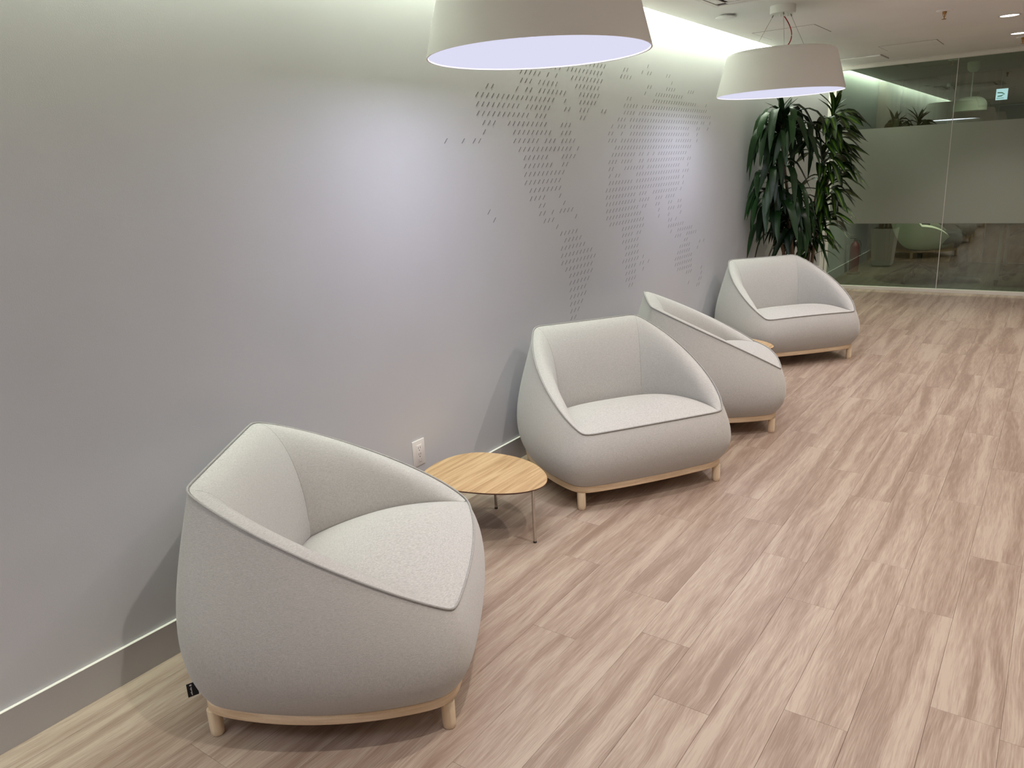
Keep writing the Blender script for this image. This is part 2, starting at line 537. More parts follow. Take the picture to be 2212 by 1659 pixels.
def sprinkler(x, y, label, z=ZC):
    t = thing('sprinkler_head', label, 'sprinkler', (x, y, z))
    bm = bmesh.new()
    add_lathe(bm, [(0.0, -0.007), (0.046, -0.007), (0.055, -0.003), (0.055, 0)], n=28)
    obj('escutcheon', bm, MC, t)
    bm = bmesh.new()
    add_lathe(bm, [(0.0, -0.004), (0.014, -0.006), (0.015, -0.016), (0.009, -0.022), (0.004, -0.03), (0.004, -0.056), (0.0, -0.058)], n=14)
    add_tube(bm, [(-0.012, 0, -0.014), (-0.010, 0, -0.03), (-0.003, 0, -0.045)], 0.0018, 6)
    add_tube(bm, [(0.012, 0, -0.014), (0.010, 0, -0.03), (0.003, 0, -0.045)], 0.0018, 6)
    obj('body', bm, MBRASS, t)
    bm = bmesh.new()
    add_lathe(bm, [(0.0, -0.056), (0.015, -0.056), (0.015, -0.059), (0.0, -0.059)], n=14)
    obj('deflector', bm, MBRASS, t)
sprinkler(1.52, 6.70, 'brass sprinkler on a white disc, fully in view in the ceiling')
sprinkler(1.885, 8.98, 'brass sprinkler cut off by the right edge of the frame')
sprinkler(1.16, 10.45, 'small brass sprinkler in the meeting room ceiling, behind the glass')

t = thing('ceiling_speaker_cover', 'small round white cover disc hanging slightly below the ceiling', 'ceiling disc', (0.345, 5.52, ZC))
bm = bmesh.new()
add_lathe(bm, [(0.0, -0.018), (0.066, -0.018), (0.070, -0.015), (0.070, -0.011), (0.0, -0.011)], n=40)
o = obj('cover', bm, MC, t)
bm = bmesh.new()
add_lathe(bm, [(0.050, 0), (0.050, -0.011)], n=24)
obj('neck', bm, MC, t)

t = thing('air_conditioner', 'white ceiling air conditioner cassette at the top edge, left of the far lamp', 'air conditioner', (0.42, 4.20, ZC - 0.0005))
S = 0.93
bm = boxes(((0, 0, -0.012), (0.035, S, 0)), ((S - 0.035, 0, -0.012), (S, S, 0)), ((0.035, 0, -0.012), (S - 0.035, 0.035, 0)), ((0.035, S - 0.035, -0.012), (S - 0.035, S, 0)), bev=0.002)
obj('casing', bm, MPLAS, t, smooth=False)
obj('slot', boxes(((0.035, 0.035, -0.004), (S - 0.035, S - 0.035, -0.001))), MSLOT, t, smooth=False)
obj('grille', boxes(((0.13, 0.13, -0.014), (S - 0.13, S - 0.13, -0.004)), bev=0.003), MPLAS, t, smooth=False)
for (a, b) in (((0.042, 0.10), (0.10, S - 0.10)), ((S - 0.10, 0.10), (S - 0.042, S - 0.10)), ((0.10, 0.042), (S - 0.10, 0.10)), ((0.10, S - 0.10), (S - 0.10, S - 0.042))):
    obj('louvre', boxes(((a[0], a[1], -0.011), (b[0], b[1], -0.006)), bev=0.001), MPLAS, t, smooth=False)

# ------------------------------------------------------------------ drum pendant lamps
def drum_lamp(x, y, label):
    t = thing('drum_pendant_lamp', label, 'pendant lamp', (x, y, ZC), 0)
    zb, zt = 2.0 - ZC, 2.262 - ZC
    rb, rt = 0.412, 0.352
    bm = bmesh.new()
    prof = [(rb - 0.006, zb + 0.0005), (rb, zb)]
    for k in range(1, 9):
        s = k / 8
        prof.append((rb + (rt - rb) * s, zb + (zt - 0.03 - zb) * s))
    for k in range(1, 8):
        a = k / 7 * PI / 2
        prof.append((rt - 0.034 + 0.034 * math.cos(a) - 0.003 * k / 7, zt - 0.03 + 0.03 * math.sin(a)))
    prof += [(0.2, zt + 0.002), (0.0, zt + 0.002)]
    prof = [(rb - 0.006, zb + 0.0005)] + prof[1:]
    inner = [(0.0, zt - 0.004), (rt - 0.06, zt - 0.006), (rt - 0.02, zt - 0.03), (rb - 0.006, zb + 0.0005)]
    add_lathe(bm, inner + prof[1:], n=72)
    obj('shade', bm, MWHT, t, weld=1e-5)
    bm = bmesh.new()
    add_lathe(bm, [(0.0, zb + 0.012), (rb - 0.012, zb + 0.012), (rb - 0.0065, zb + 0.004)], n=72)
    obj('diffuser', bm, MDIF, t)
    ld = bpy.data.lights.new('lamp_light', 'AREA')
    ld.shape = 'DISK'; ld.size = 0.78; ld.energy = 11.0; ld.color = (0.80, 0.80, 1.0)
    lo = bpy.data.objects.new('lamp_light', ld); LINK(lo); lo.location = (x, y, 2.009)
    bm = bmesh.new()
    add_lathe(bm, [(0.0, 0), (0.080, 0), (0.080, -0.046), (0.077, -0.049), (0.0, -0.049)], n=40)
    obj('ceiling_canopy', bm, MWHT, t)
    for a in (PI * 0.97, PI * 1.62, PI * 0.30):
        p0 = Vector((0.062 * math.cos(a), 0.062 * math.sin(a), -0.049))
        p1 = Vector((0.205 * math.cos(a), 0.205 * math.sin(a), zt + 0.002))
        bm = bmesh.new()
        add_tube(bm, [p0, p1], 0.0011, 6)
        w_ = obj('wire', bm, MWIRE, t)
        bm = bmesh.new()
        add_tube(bm, [p0 + Vector((0, 0, 0.002)), p0 + (p1 - p0) * 0.06], 0.004, 8)
        obj('wire_grip', bm, MWIRE, w_)
    bm = bmesh.new()
    for (gx, gy) in ((-0.012, -0.012), (0.010, 0.0), (0.03, 0.014)):
        add_tube(bm, [(gx, gy, -0.048), (gx, gy, -0.066)], 0.007, 10)
    obj('cord_grip', bm, MWHT, t)
    bm = bmesh.new()
    pts = []
    P = [Vector((0.010, 0, -0.064)), Vector((0.06, 0.03, -0.14)), Vector((0.085, 0.04, -0.22)), Vector((0.0, 0.0, zt + 0.002))]
    for k in range(17):
        s = k / 16
        pts.append((1 - s) ** 3 * P[0] + 3 * (1 - s) ** 2 * s * P[1] + 3 * (1 - s) * s * s * P[2] + s ** 3 * P[3])
    add_tube(bm, pts, 0.0035, 8)
    obj('cord', bm, MRED, t)
drum_lamp(0.755, 2.53, 'big white drum pendant lamp in front, cut off by the top edge of the frame')
drum_lamp(0.735, 5.50, 'whole white drum pendant lamp on three wires with a red cord, before the plants')
drum_lamp(0.745, -0.44, 'white drum pendant lamp hanging left of and behind the viewpoint, out of frame')

# ------------------------------------------------------------------ world map of dashes
MAPROWS = [
    (51, '................................................../'),
    (50, '............................/////////.....//...././/.....//'),
    (49, '..................../////.//////////.....////............../'),
    (48, '.............../////././.../////////..............//.....////.....///'),
    (47, '...............///./////....///////............../...///////////'),
    (46, '........//...././/.///////...//////........//.......//////////////////..../'),
    (45, '....../////////////////../.../////......../////.///////////////////////////'),
    (44, '....../////////.//////...//..///...//.....////.//////////////////////////////'),
    (43, '......///////////.///........//.........///.///////////////////////////.//../'),
    (42, '.......///../////////...///..........././//.///////////////////////...//.../'),
    (41, '......./...../////////..///..........//../..///////////////////////.../'),
    (40, '/.././/......//////.///.////.........///.///////////////////.///////../'),
    (39, '............../////////////./........../////////////////////////////'),
    (38, '...............//////...////..........////////.//./././///////////'),
    (37, '...............///////..//...........///.////..//.///////////////.//'),
    (36, '...............//////////............//...///////./////////////.../'),
    (35, '.............../////////............././/...../////////////////.///'),
    (34, '................////////.............////////./////////////////./'),
    (33, '................////.../............///////////////////////////./'),
    (32, '......./..........//..../...........//////////.///..//////////./'),
    (31, '......../.........//././///.........//////////.////..///.////'),
    (30, '...................///...../........///////////.//...//...//..//'),
    (29, '....................../.............////////////....../...///.//'),
    (28, '......................./////.........////////////...../.../..../'),
    (27, '......................../////............////////.........//./'),
    (26, '.......................///////...........////.//..........///////'),
    (25, '......................./////////.........//////............/..///////'),
    (24, '.......................//////////........./////..............///../////'),
    (23, '........................////////........../////..................//'),
    (22, '.........................///////.........//////./............../////...././'),
    (21, '.........................//////...........////.//./...........//////.../'),
    (20, '........................./////............////../............////////'),
    (19, '........................./////............////...............////////'),
    (18, '.........................////..............//.................///////'),
    (17, '.........................///......................................///..../'),
    (16, '.........................//............................................../'),
    (15, '.................................................................../....//'),
    (14, '.......................................................................//'),
]
DY, OY, DZ, OZ, J0 = 0.0431, -0.019185, 0.0433, 0.013123, 67
mp_t = thing('world_map_decal', 'world map made of small slanted grey dashes stuck on the left wall', 'wall decal', (WX, 4.4, 1.4))
conts = {k: bmesh.new() for k in ('na', 'gl', 'sa', 'eu', 'af', 'oc')}
def cont(i, j):
    if i >= 41:
        if j < 26 and not (i >= 47 and j > 24): return 'na'
        if j < 34 and i >= 42: return 'gl' if j >= 24 else 'na'
        return 'eu'
    if j < 34:
        return 'na' if i >= 28 else 'sa'
    if i <= 25 and j >= 56: return 'oc'
    if (i <= 32 and j < 52): return 'af'
    return 'eu'
KM = (2.4015 - WX) / 2.4015
hy, hz, hw = 0.0118, 0.0118, 0.0019
for i, s in MAPROWS:
    for j, chh in enumerate(s):
        if chh == '/':
            y, z = ((J0 + j) * DY + OY) * KM - 4.4, 1.6 + (i * DZ + OZ - 1.6) * KM - 1.4
            bm = conts[cont(i, j)]
            x0, x1 = 0.0002, 0.0007
            q = [(y - hy - hw, z - hz), (y - hy + hw, z - hz), (y + hy + hw, z + hz), (y + hy - hw, z + hz)]
            a = [bm.verts.new((x0, yy, zz)) for yy, zz in q]
            b = [bm.verts.new((x1, yy, zz)) for yy, zz in q]
            bm.faces.new(b)
            for k in range(4):
                bm.faces.new((a[k], a[(k + 1) % 4], b[(k + 1) % 4], b[k]))
names = dict(na='dashes in the shape of North America', gl='dashes in the shape of Greenland', sa='dashes in the shape of South America',
             eu='dashes in the shape of Europe and Asia', af='dashes in the shape of Africa', oc='dashes in the shape of Australia and its islands')
for k, bm in conts.items():
    if len(bm.verts):
        o = obj('dash_field', bm, MDASH, mp_t, smooth=False)
        o['label'] = names[k]
        o['kind'] = 'stuff'

# ------------------------------------------------------------------ wall outlet
t = thing('wall_outlet', 'white double wall socket low on the wall above the front side table', 'socket', (WX, 2.512, 0.313))
obj('cover_plate', boxes(((0.0, -0.041, -0.0635), (0.0065, 0.041, 0.0635)), bev=0.0015), MPLAS, t)
obj('socket_face', boxes(((0.006, -0.017, -0.052), (0.0085, 0.017, 0.040)), bev=0.0008), MPLAS, t)
bm = bmesh.new()
for z0 in (0.026, -0.006):
    for yy in (-0.0065, 0.0065):
        add_box(bm, (0.0083, yy - 0.0011, z0 - 0.005), (0.0088, yy + 0.0011, z0 + 0.005))
    add_box(bm, (0.0083, -0.0022, z0 - 0.015), (0.0088, 0.0022, z0 - 0.0105))
obj('socket_slots', bm, MSLOT, t, smooth=False)
bm = bmesh.new()
add_box(bm, (0.0083, -0.009, -0.037), (0.0088, -0.006, -0.034))
add_box(bm, (0.0083, 0.008, -0.037), (0.0088, 0.011, -0.034))
add_box(bm, (0.0083, -0.010, -0.046), (0.0086, 0.010, -0.0445))
obj('test_buttons', bm, MSHAD, t, smooth=False)

# ------------------------------------------------------------------ armchairs
def bez(P, t):
    P = [Vector(p) for p in P]
    while len(P) > 1:
        P = [P[i] * (1 - t) + P[i + 1] * t for i in range(len(P) - 1)]
    return P[0]

XF, WF, ZF = 0.402, 0.379, 0.388
XB, WB, ZB = -0.341, 0.308, 0.770
XS, WS, ZS = -0.174, 0.252, 0.342
LEGH = 0.088
def side_rim(sg, t):      # back corner -> front corner
    return bez([(XB, sg * WB, ZB), (-0.104, sg * 0.471, 0.661), (0.292, sg * 0.474, 0.473), (XF, sg * WF, ZF)], t)
def front_rim(t):         # right(-) -> left(+)
    return bez([(XF, -WF, ZF), (0.479, 0, 0.416), (XF, WF, ZF)], t)
def back_rim(t):
    return bez([(XB, -WB, ZB), (-0.350, 0, 0.765), (XB, WB, ZB)], t)
def side_seat(sg, t):     # back corner -> front corner
    return bez([(XS, sg * WS, ZS), (0.02, sg * 0.375, 0.385), (0.24, sg * 0.385, 0.400), (XF - 0.012, sg * (WF - 0.014), ZF + 0.002)], t)
def back_seat(t):
    return bez([(XS, -WS, ZS), (XS - 0.045, 0, ZS + 0.004), (XS, WS, ZS)], t)
PXF, PXB, PWF, PWB = 0.392, -0.375, 0.402, 0.385
def plinth(seg, t):
    if seg == 'R': return bez([(PXB, -PWB, 0), (-0.12, -0.492, 0), (0.16, -0.492, 0), (PXF, -PWF, 0)], t)
    if seg == 'F': return bez([(PXF, -PWF, 0), (0.435, 0, 0), (PXF, PWF, 0)], t)
    if seg == 'L': return bez([(PXF, PWF, 0), (0.16, 0.492, 0), (-0.12, 0.492, 0), (PXB, PWB, 0)], t)
    if seg == 'B': return bez([(PXB, PWB, 0), (-0.425, 0, 0), (PXB, -PWB, 0)], t)
NS, NF = 48, 36
def ring(f):
    out = []
    for seg, n in (('R', NS), ('F', NF), ('L', NS), ('B', NF)):
        for k in range(n):
            out.append(f(seg, k / n))
    return out
def rim(seg, t):
    if seg == 'R': return side_rim(-1, t)
    if seg == 'F': return front_rim(t)
    if seg == 'L': return side_rim(1, 1 - t)
    if seg == 'B': return back_rim(1 - t)
def relax(P, it, amt=0.5, keep=None):
    n = len(P)
    for _ in range(it):
        P = [P[i] * (1 - amt) + (P[i - 1] + P[(i + 1) % n]) * (amt / 2) for i in range(n)]
    return P
def resample_corner(P, idx, r):
    return P
RIM = relax(ring(rim), 4)
PL = relax(ring(plinth), 16)
NR = len(RIM)
def outdir(P, i):
    d = P[(i + 1) % len(P)] - P[i - 1]
    return Vector((d.y, -d.x, 0)).normalized()
OUT = [((outdir(RIM, i) + outdir(PL, i)) / 2).normalized() for i in range(NR)]
OUT = [o.normalized() for o in relax(OUT, 8)]

def make_armchair(name):
    ZP0, ZP1 = LEGH, LEGH + 0.034
    ch = thing(name, '', 'armchair')
    # legs: full-height pegs
    for (lx, ly) in ((0.361, 0.384), (0.361, -0.384), (-0.345, 0.366), (-0.345, -0.366)):
        bm = bmesh.new()
        add_lathe(bm, [(0, 0.0), (0.0165, 0.0), (0.0195, 0.004), (0.0205, 0.02), (0.0210, LEGH + 0.001), (0, LEGH + 0.001)], lx, ly, 24)
        obj('leg', bm, MLEG, ch)
    # wooden base frame
    bm = bmesh.new()
    sc = lambda P, s, z: [Vector((p.x, p.y, 0)) - o * s + Vector((0, 0, z)) for p, o in zip(P, OUT)]
    rows = [sc(PL, 0.030, ZP0), sc(PL, 0.004, ZP0), sc(PL, 0.0, ZP0 + 0.004), sc(PL, 0.001, ZP1 - 0.003), sc(PL, 0.004, ZP1), sc(PL, 0.030, ZP1)]
    vs = add_grid(bm, rows, closed=True)
    bm.faces.new(vs[0]); bm.faces.new(vs[-1])
    obj('base_frame', bm, MASH, ch)
    # outer upholstery
    bm = bmesh.new()
    rows = []
    nb = 20
    for k in range(nb + 1):
        t = k / nb
        row = []
        for i in range(NR):
            R, o = RIM[i], OUT[i]
            P0 = Vector((PL[i].x, PL[i].y, ZP1)) - o * 0.002
            h = R.z - ZP1
            bk = max(0.0, -o.x) * max(0.0, 1 - 1.9 * abs(o.x * o.y))
            cn = max(0.0, -o.x * abs(o.y)) * 2
            fr = max(0.0, o.x)
            b0 = 0.098 + 0.016 * bk - 0.006 * cn - 0.030 * fr
            b1 = 0.068 + 0.016 * bk + 0.004 * cn - 0.014 * fr
            P1 = P0 + o * b0 + Vector((0, 0, 0.25 * h))
            P2 = R + o * b1 - Vector((0, 0, 0.40 * h))
            row.append(bez([P0, P1, P2, R + o * 0.003 - Vector((0, 0, 0.003))], t))
        rows.append(row)
    TG = min((r[0] for r in rows), key=lambda p: abs(p.z - 0.185))
    rows.append([RIM[i] - OUT[i] * 0.001 - Vector((0, 0, 0.005)) for i in range(NR)])
    vs = add_grid(bm, rows, closed=True)
    obj('body', bm, MFAB, ch)
    # inner shell panels
    def inner(rim_f, seat_f, n, uin0, uin1):
        rows = []
        for k in range(n + 1):
            t = k / n
            A, B = rim_f(t), seat_f(t)
            d = Vector((B.x - A.x, B.y - A.y, 0))
            dn = d.normalized() if d.length > 1e-4 else Vector((0, 0, 0))
            h = max(A.z - B.z, 0.0)
            e = min(1.0, h / 0.12)
            P1 = A + dn * min(0.085, d.length * 0.8) * e + Vector((0, 0, 0.012 * e))
            P2 = B + Vector((0, 0, 0.62 * h)) + dn * 0.012 * e
            B2 = B - dn * (-0.006) - Vector((0, 0, 0.022 * e))
            B2 = B - dn * 0.008 - Vector((0, 0, 0.022 * e))
            rows.append([A - Vector((0, 0, 0.004))] + [bez([A + dn * 0.003, P1, P2, B], s / 14) for s in range(15)] + [B2])
        b = bmesh.new()
        add_grid(b, rows)
        return b
    # use the relaxed rim so that panels meet the outer body
    def rim_idx(i): return RIM[i % NR].copy()
    def rim_side_r(t): return rim_idx(round(t * NS))
    def rim_side_l(t): return rim_idx(NS + NF + NS - round(t * NS))
    def rim_back(t): return rim_idx(NR - round(t * NF)) if t > 0 else rim_idx(0)
    obj('armrest', inner(rim_side_r, lambda t: side_seat(-1, t), NS, 0, 0), MFAB, ch)
    obj('armrest', inner(rim_side_l, lambda t: side_seat(1, t), NS, 0, 0), MFAB, ch)
    obj('backrest', inner(rim_back, back_seat, NF, 0, 0), MFAB, ch)
    # seat
    bm = bmesh.new()
    nv, nw = 20, 24
    rows = []
    for k in range(nv + 1):
        v = k / nv            # 0 front, 1 back
        a, b = side_seat(-1, 1 - v), side_seat(1, 1 - v)
        row = []
        for j in range(nw + 1):
            u = j / nw
            p = a.lerp(b, u)
            q = 4 * u * (1 - u)
            if v < 1e-6:
                f = front_rim(u)
                p = RIM[NS + round(u * NF)].copy() if nw == NF else f
            else:
                p.x += q * (0.045 * max(0, 1 - v * 1.0) - 0.034 * v ** 3)
                p.z += (1 - (2 * u - 1) ** 4) * (0.012 * (1 - v) + 0.042 * math.sin(PI * min(1, v * 1.02)) ** 0.8) - (0.01 * v * v)
            row.append(p)
        rows.append(row)
    add_grid(bm, rows)
    obj('seat', bm, MFAB, ch)
    # piping
    bm = bmesh.new()
    P = [RIM[i] + OUT[i] * 0.0035 + Vector((0, 0, 0.0015)) for i in range(NR)]
    add_tube(bm, P, 0.0036, 8, closed=True)
    pp = obj('piping', bm, MPIPE, ch)
    # corner seams of the inner panels and of the outer body
    for i0, f in ((0, -1), (NS + NF + NS, 1)):
        A = RIM[i0]; B = side_seat(f, 0)
        d = Vector((B.x - A.x, B.y - A.y, 0)); dn = d.normalized(); h = A.z - B.z
        P1 = A + dn * 0.085 + Vector((0, 0, 0.012)); P2 = B + Vector((0, 0, 0.62 * h)) + dn * 0.012
        bm = bmesh.new()
        add_tube(bm, [bez([A, P1, P2, B], s / 14) for s in range(1, 14)], 0.0013, 6)
        obj('seam', bm, MPIPE, ch)
    # woven tag sewn into the rear right seam
    bm = boxes(((-0.010, -0.0007, -0.022), (0.020, 0.0007, 0.022)))
    tg = obj('fabric_tag', bm, MBLK, ch, smooth=False)
    tg.location = TG + OUT[0] * 0.006
    tg.rotation_euler = (0, 0, math.atan2(OUT[0].y, OUT[0].x))
    bm = bmesh.new()
    for k in range(7):
        add_box(bm, (0.007, 0.0007, -0.018 + k * 0.0042), (0.0095 + 0.001 * (k % 3), 0.0010, -0.0155 + k * 0.0042))
        add_box(bm, (0.007, -0.0010, -0.018 + k * 0.0042), (0.0095 + 0.001 * (k % 3), -0.0007, -0.0155 + k * 0.0042))
    add_box(bm, (0.006, 0.0007, 0.0135), (0.012, 0.0010, 0.018))
    add_box(bm, (0.006, -0.0010, 0.0135), (0.012, -0.0007, 0.018))
    obj('tag_lettering', bm, MPLAS, tg, smooth=False)
    return ch

def copy_tree(o, parent=None):
    c = o.copy()
    LINK(c)
    if parent:
        c.parent = parent
    for k in list(o.children):
        copy_tree(k, c)
    return c
chair = make_armchair('tub_armchair')
spots = [((0.549, 1.519, 0.625), 'light grey tub armchair nearest the viewpoint, facing away to the right'),
         ((0.566, 3.440, -0.595), 'light grey tub armchair turned towards the viewpoint, right of the front side table'),
         ((0.597, 4.552, 0.524), 'light grey tub armchair seen side-on, half hidden behind another armchair'),
         ((0.576, 6.350, -0.725), 'light grey tub armchair farthest away, in front of the tall plants')]
for k, ((x, y, a), lab) in enumerate(spots):
    c = chair if k == 0 else copy_tree(chair)
    c.location = (x, y, 0)
    c.rotation_euler = (0, 0, a)
    c['label'] = lab
    c['group'] = 'matching tub armchairs along the wall'

# ------------------------------------------------------------------ side tables
TT = 0.265
def side_table(label, ox, oy):
    raw = [(0.075, 2.46), (0.070, 2.60), (0.105, 2.70), (0.179, 2.765), (0.324, 2.795), (0.482, 2.770), (0.600, 2.695), (0.660, 2.620),
           (0.680, 2.555), (0.662, 2.495), (0.615, 2.435), (0.533, 2.382), (0.432, 2.346), (0.330, 2.322), (0.225, 2.315), (0.130, 2.355)]
    cx, cy = 0.38, 2.55
    t = thing('side_table', label, 'table', (cx + ox, cy + oy, 0), 0, 'low oak side tables between the armchairs')
    P = [Vector((a - cx, b - cy, 0)) for a, b in raw]
    for _ in range(3):       # Chaikin smoothing
        Q = []
        for i in range(len(P)):
            a, b = P[i], P[(i + 1) % len(P)]
            Q += [a * 0.75 + b * 0.25, a * 0.25 + b * 0.75]
        P = Q
    bm = bmesh.new()
    n = len(P)
    def row(s, z):
        out = []
        for p in P:
            r = p.length
            out.append(p * ((r - s) / r) + Vector((0, 0, z)))
        return out
    vs = add_grid(bm, [row(0.0012, TT - 0.0008), row(0.002, TT)], closed=True)
    bm.faces.new(vs[-1])
    obj('tabletop', bm, MOAK, t)
    bm = bmesh.new()
    vs = add_grid(bm, [row(0.0012, TT - 0.0008), row(0.0, TT - 0.002), row(0.004, TT - 0.008), row(0.014, TT - 0.013)], closed=True)
    bm.faces.new(vs[-1])
    e = obj('edge_band', bm, MEDGE, t)
    e['label'] = 'dark brown edge and underside of the tabletop'
    for (lx, ly) in ((0.644, 2.519), (0.28, 2.72), (0.165, 2.405)):
        bm = bmesh.new()
        add_tube(bm, [(lx - cx, ly - cy, 0.0), (lx - cx, ly - cy, TT - 0.0125)], 0.0072, 16)
        lg = obj('leg', bm, MCHR, t)
        bm = bmesh.new()
        add_tube(bm, [(lx - cx, ly - cy, 0.0), (lx - cx, ly - cy, 0.008)], 0.0079, 16)
        obj('foot_cap', bm, MSLOT, lg)
    return t
side_table('low rounded oak side table on thin steel legs, between the two nearest armchairs', 0, 0)
side_table('low rounded oak side table mostly hidden, in front of the farthest armchair', 0.105, 2.90)

# ------------------------------------------------------------------ plants in a white planter
def leaf_mat(name, base, edge, stripe=None):
    m = mat(name, base, 0.36, spec=0.35)
    t = N(m, 'ShaderNodeTexCoord')
    sp = N(m, 'ShaderNodeSeparateXYZ')
    L(m, t.outputs['UV'], sp.inputs[0])
    oi = N(m, 'ShaderNodeObjectInfo')
    s = N(m, 'ShaderNodeMath', operation='SUBTRACT'); s.inputs[1].default_value = 0.5
    L(m, sp.outputs[0], s.inputs[0])
    ab = N(m, 'ShaderNodeMath', operation='ABSOLUTE')
    L(m, s.outputs[0], ab.inputs[0])
    st = stripe or base
    r = ramp(m, [(0.02, st), (0.10 if stripe else 0.12, st), (0.19, base), (0.5, edge)])
    L(m, ab.outputs[0], r.inputs['Fac'])
    hsv = N(m, 'ShaderNodeHueSaturation')
    mr = N(m, 'ShaderNodeMapRange')
    mr.inputs['To Min'].default_value = 0.65; mr.inputs['To Max'].default_value = 1.35
    L(m, oi.outputs['Random'], mr.inputs['Value'])
    L(m, mr.outputs[0], hsv.inputs['Value'])
    L(m, r.outputs['Color'], hsv.inputs['Color'])
    L(m, hsv.outputs['Color'], m.node_tree.nodes['Principled BSDF'].inputs['Base Color'])
    mp = N(m, 'ShaderNodeMapping'); mp.inputs['Scale'].default_value = (26, 0.6, 1)
    L(m, t.outputs['UV'], mp.inputs['Vector'])
    n = N(m, 'ShaderNodeTexNoise', Scale=1.0, Detail=2.0)
    L(m, mp.outputs[0], n.inputs['Vector'])
    bump(m, n.outputs['Fac'], 0.3, 0.003)
    return m
MLF1 = leaf_mat('glossy_green_leaf', (0.009, 0.032, 0.007), (0.007, 0.025, 0.006))
MLF2 = leaf_mat('striped_leaf', (0.010, 0.034, 0.006), (0.008, 0.027, 0.006), (0.075, 0.14, 0.012))

def leaf_mesh(ln, wd, up, droop, m, wav, seed):
    """leaf that leaves the cane at angle up and bends downwards by droop radians over its length"""
    rnd = random.Random(seed)
    bm = bmesh.new()
    uvl = bm.loops.layers.uv.new('UVMap')
    n = 10
    p = Vector((0, 0, 0)); rows = []
    ph = rnd.uniform(0, 6)
    for k in range(n + 1):
        s = k / n
        e = min(1.0, max(0.0, (s - 0.04) / 0.62))
        a = up - droop * (e * e * (3 - 2 * e))
        wdt = wd * (0.20 + 0.80 * math.sin(PI * min(1, s) ** 1.25) ** 0.9 - 0.18 * s) if s < 0.995 else 0.001
        wdt = max(wdt, 0.001)
        tw = wav * math.sin(ph + s * 9)
        side = Vector((0, math.cos(tw), math.sin(tw)))
        nrm = Vector((-math.sin(a), 0, math.cos(a)))
        rows.append([p - side * wdt * 0.5 + nrm * wdt * 0.16, p.copy(), p + side * wdt * 0.5 + nrm * wdt * 0.16])
        p = p + Vector((math.cos(a), 0, math.sin(a))) * ln / n
    vs = [[bm.verts.new(q) for q in r] for r in rows]
    for k in range(n):
        for j in range(2):
            f = bm.faces.new((vs[k][j], vs[k][j + 1], vs[k + 1][j + 1], vs[k + 1][j]))
            for lp, (u, v) in zip(f.loops, ((j / 2, k / n), ((j + 1) / 2, k / n), ((j + 1) / 2, (k + 1) / n), (j / 2, (k + 1) / n))):
                lp[uvl].uv = (u, v)
    me = bpy.data.meshes.new('leaf')
    bm.to_mesh(me); bm.free()
    me.materials.append(m)
    for q in me.polygons:
        q.use_smooth = True
    return me

PLX, PLY, PLH = 0.322, 7.72, 0.535
t = thing('planter', 'white tapered square planter mostly hidden behind the farthest armchair', 'planter', (PLX, PLY, 0))
bm = bmesh.new()
def prow(ix, z):
    return [Vector((sx * (0.12 + 0.04 * z / PLH - ix), sy * (0.12 + 0.04 * z / PLH - ix), z)) for sx, sy in ((-1, -1), (1, -1), (1, 1), (-1, 1))]
vs = add_grid(bm, [prow(0.02, 0.0), prow(0, 0.02), prow(0, PLH), prow(0.014, PLH), prow(0.014, PLH - 0.09)], closed=True)
bm.faces.new(vs[0][::-1])
obj('pot', bm, MPOT, t, smooth=False)
bm = bmesh.new()
add_grid(bm, [[Vector((-0.138 + 0.276 * i / 8, -0.138 + 0.276 * j / 8, PLH - 0.055 + 0.012 * math.sin(i * 2.1) * math.cos(j * 1.7))) for i in range(9)] for j in range(9)])
obj('soil', bm, MSOIL, t)

def cane_plant(name, label, base, canes, meshes, rng, leaf_m):
    t = thing(name, label, 'plant', base)
    for (pts, crowns) in canes:
        P = [Vector(p) for p in pts]
        Q = []
        for i in range(len(P) - 1):
            for k in range(5):
                Q.append(P[i].lerp(P[i + 1], k / 5))
        Q.append(P[-1])
        for _ in range(2):
            Q = [Q[0]] + [(Q[i - 1] + Q[i] * 2 + Q[i + 1]) / 4 for i in range(1, len(Q) - 1)] + [Q[-1]]
        bm = bmesh.new()
        add_tube(bm, Q, [0.017 * (1 - 0.45 * i / len(Q)) for i in range(len(Q))], 8)
        obj('cane', bm, MBARK, t)
        for (s0, s1, n, spread, szr, bias) in crowns:
            for k in range(n):
                s = s0 + (s1 - s0) * (k / max(1, n - 1))
                idx = min(len(Q) - 1, s * (len(Q) - 1))
                i0 = int(idx); p = Q[i0].lerp(Q[min(i0 + 1, len(Q) - 1)], idx - i0)
                me = rng.choice(meshes[0 if k < n - max(2, n // 7) or not bias[2] else 1])
                for tr in range(40):
                    az = k * 2.4 + rng.uniform(-0.4, 0.4) + tr * 0.5
                    if rng.random() < bias[1]:
                        az = bias[0] + rng.uniform(-1.3, 1.3)
                    sc = szr * rng.uniform(0.8, 1.12)
                    mt = Matrix.Translation(Vector(base) + p) @ Euler((rng.uniform(-0.25, 0.25), rng.uniform(-0.2, 0.2), az)).to_matrix().to_4x4() @ Matrix.Diagonal((sc, sc, sc, 1))
                    W = [mt @ v.co for v in me.vertices]
                    if min(q.x for q in W) > 0.015 and min(q.y for q in W) > 6.70 and min(q.z for q in W) > 0.57 and max(q.z for q in W) < 2.45 and all(q.y > 6.95 or q.z > 0.82 for q in W):
                        break
                else:
                    continue
                o = bpy.data.objects.new('leaf', me)
                LINK(o)
                o.parent = t
                o.matrix_local = Matrix.Translation(-Vector(base)) @ mt
    return t
rng = random.Random(11)
droopy = [leaf_mesh(0.66, 0.074, 0.62 + 0.17 * q, 1.95 + 0.16 * q, MLF1, 0.12, q) for q in range(6)]
upright = [leaf_mesh(0.34, 0.055, 1.45, 0.5 + 0.3 * q, MLF1, 0.1, q + 9) for q in range(3)]
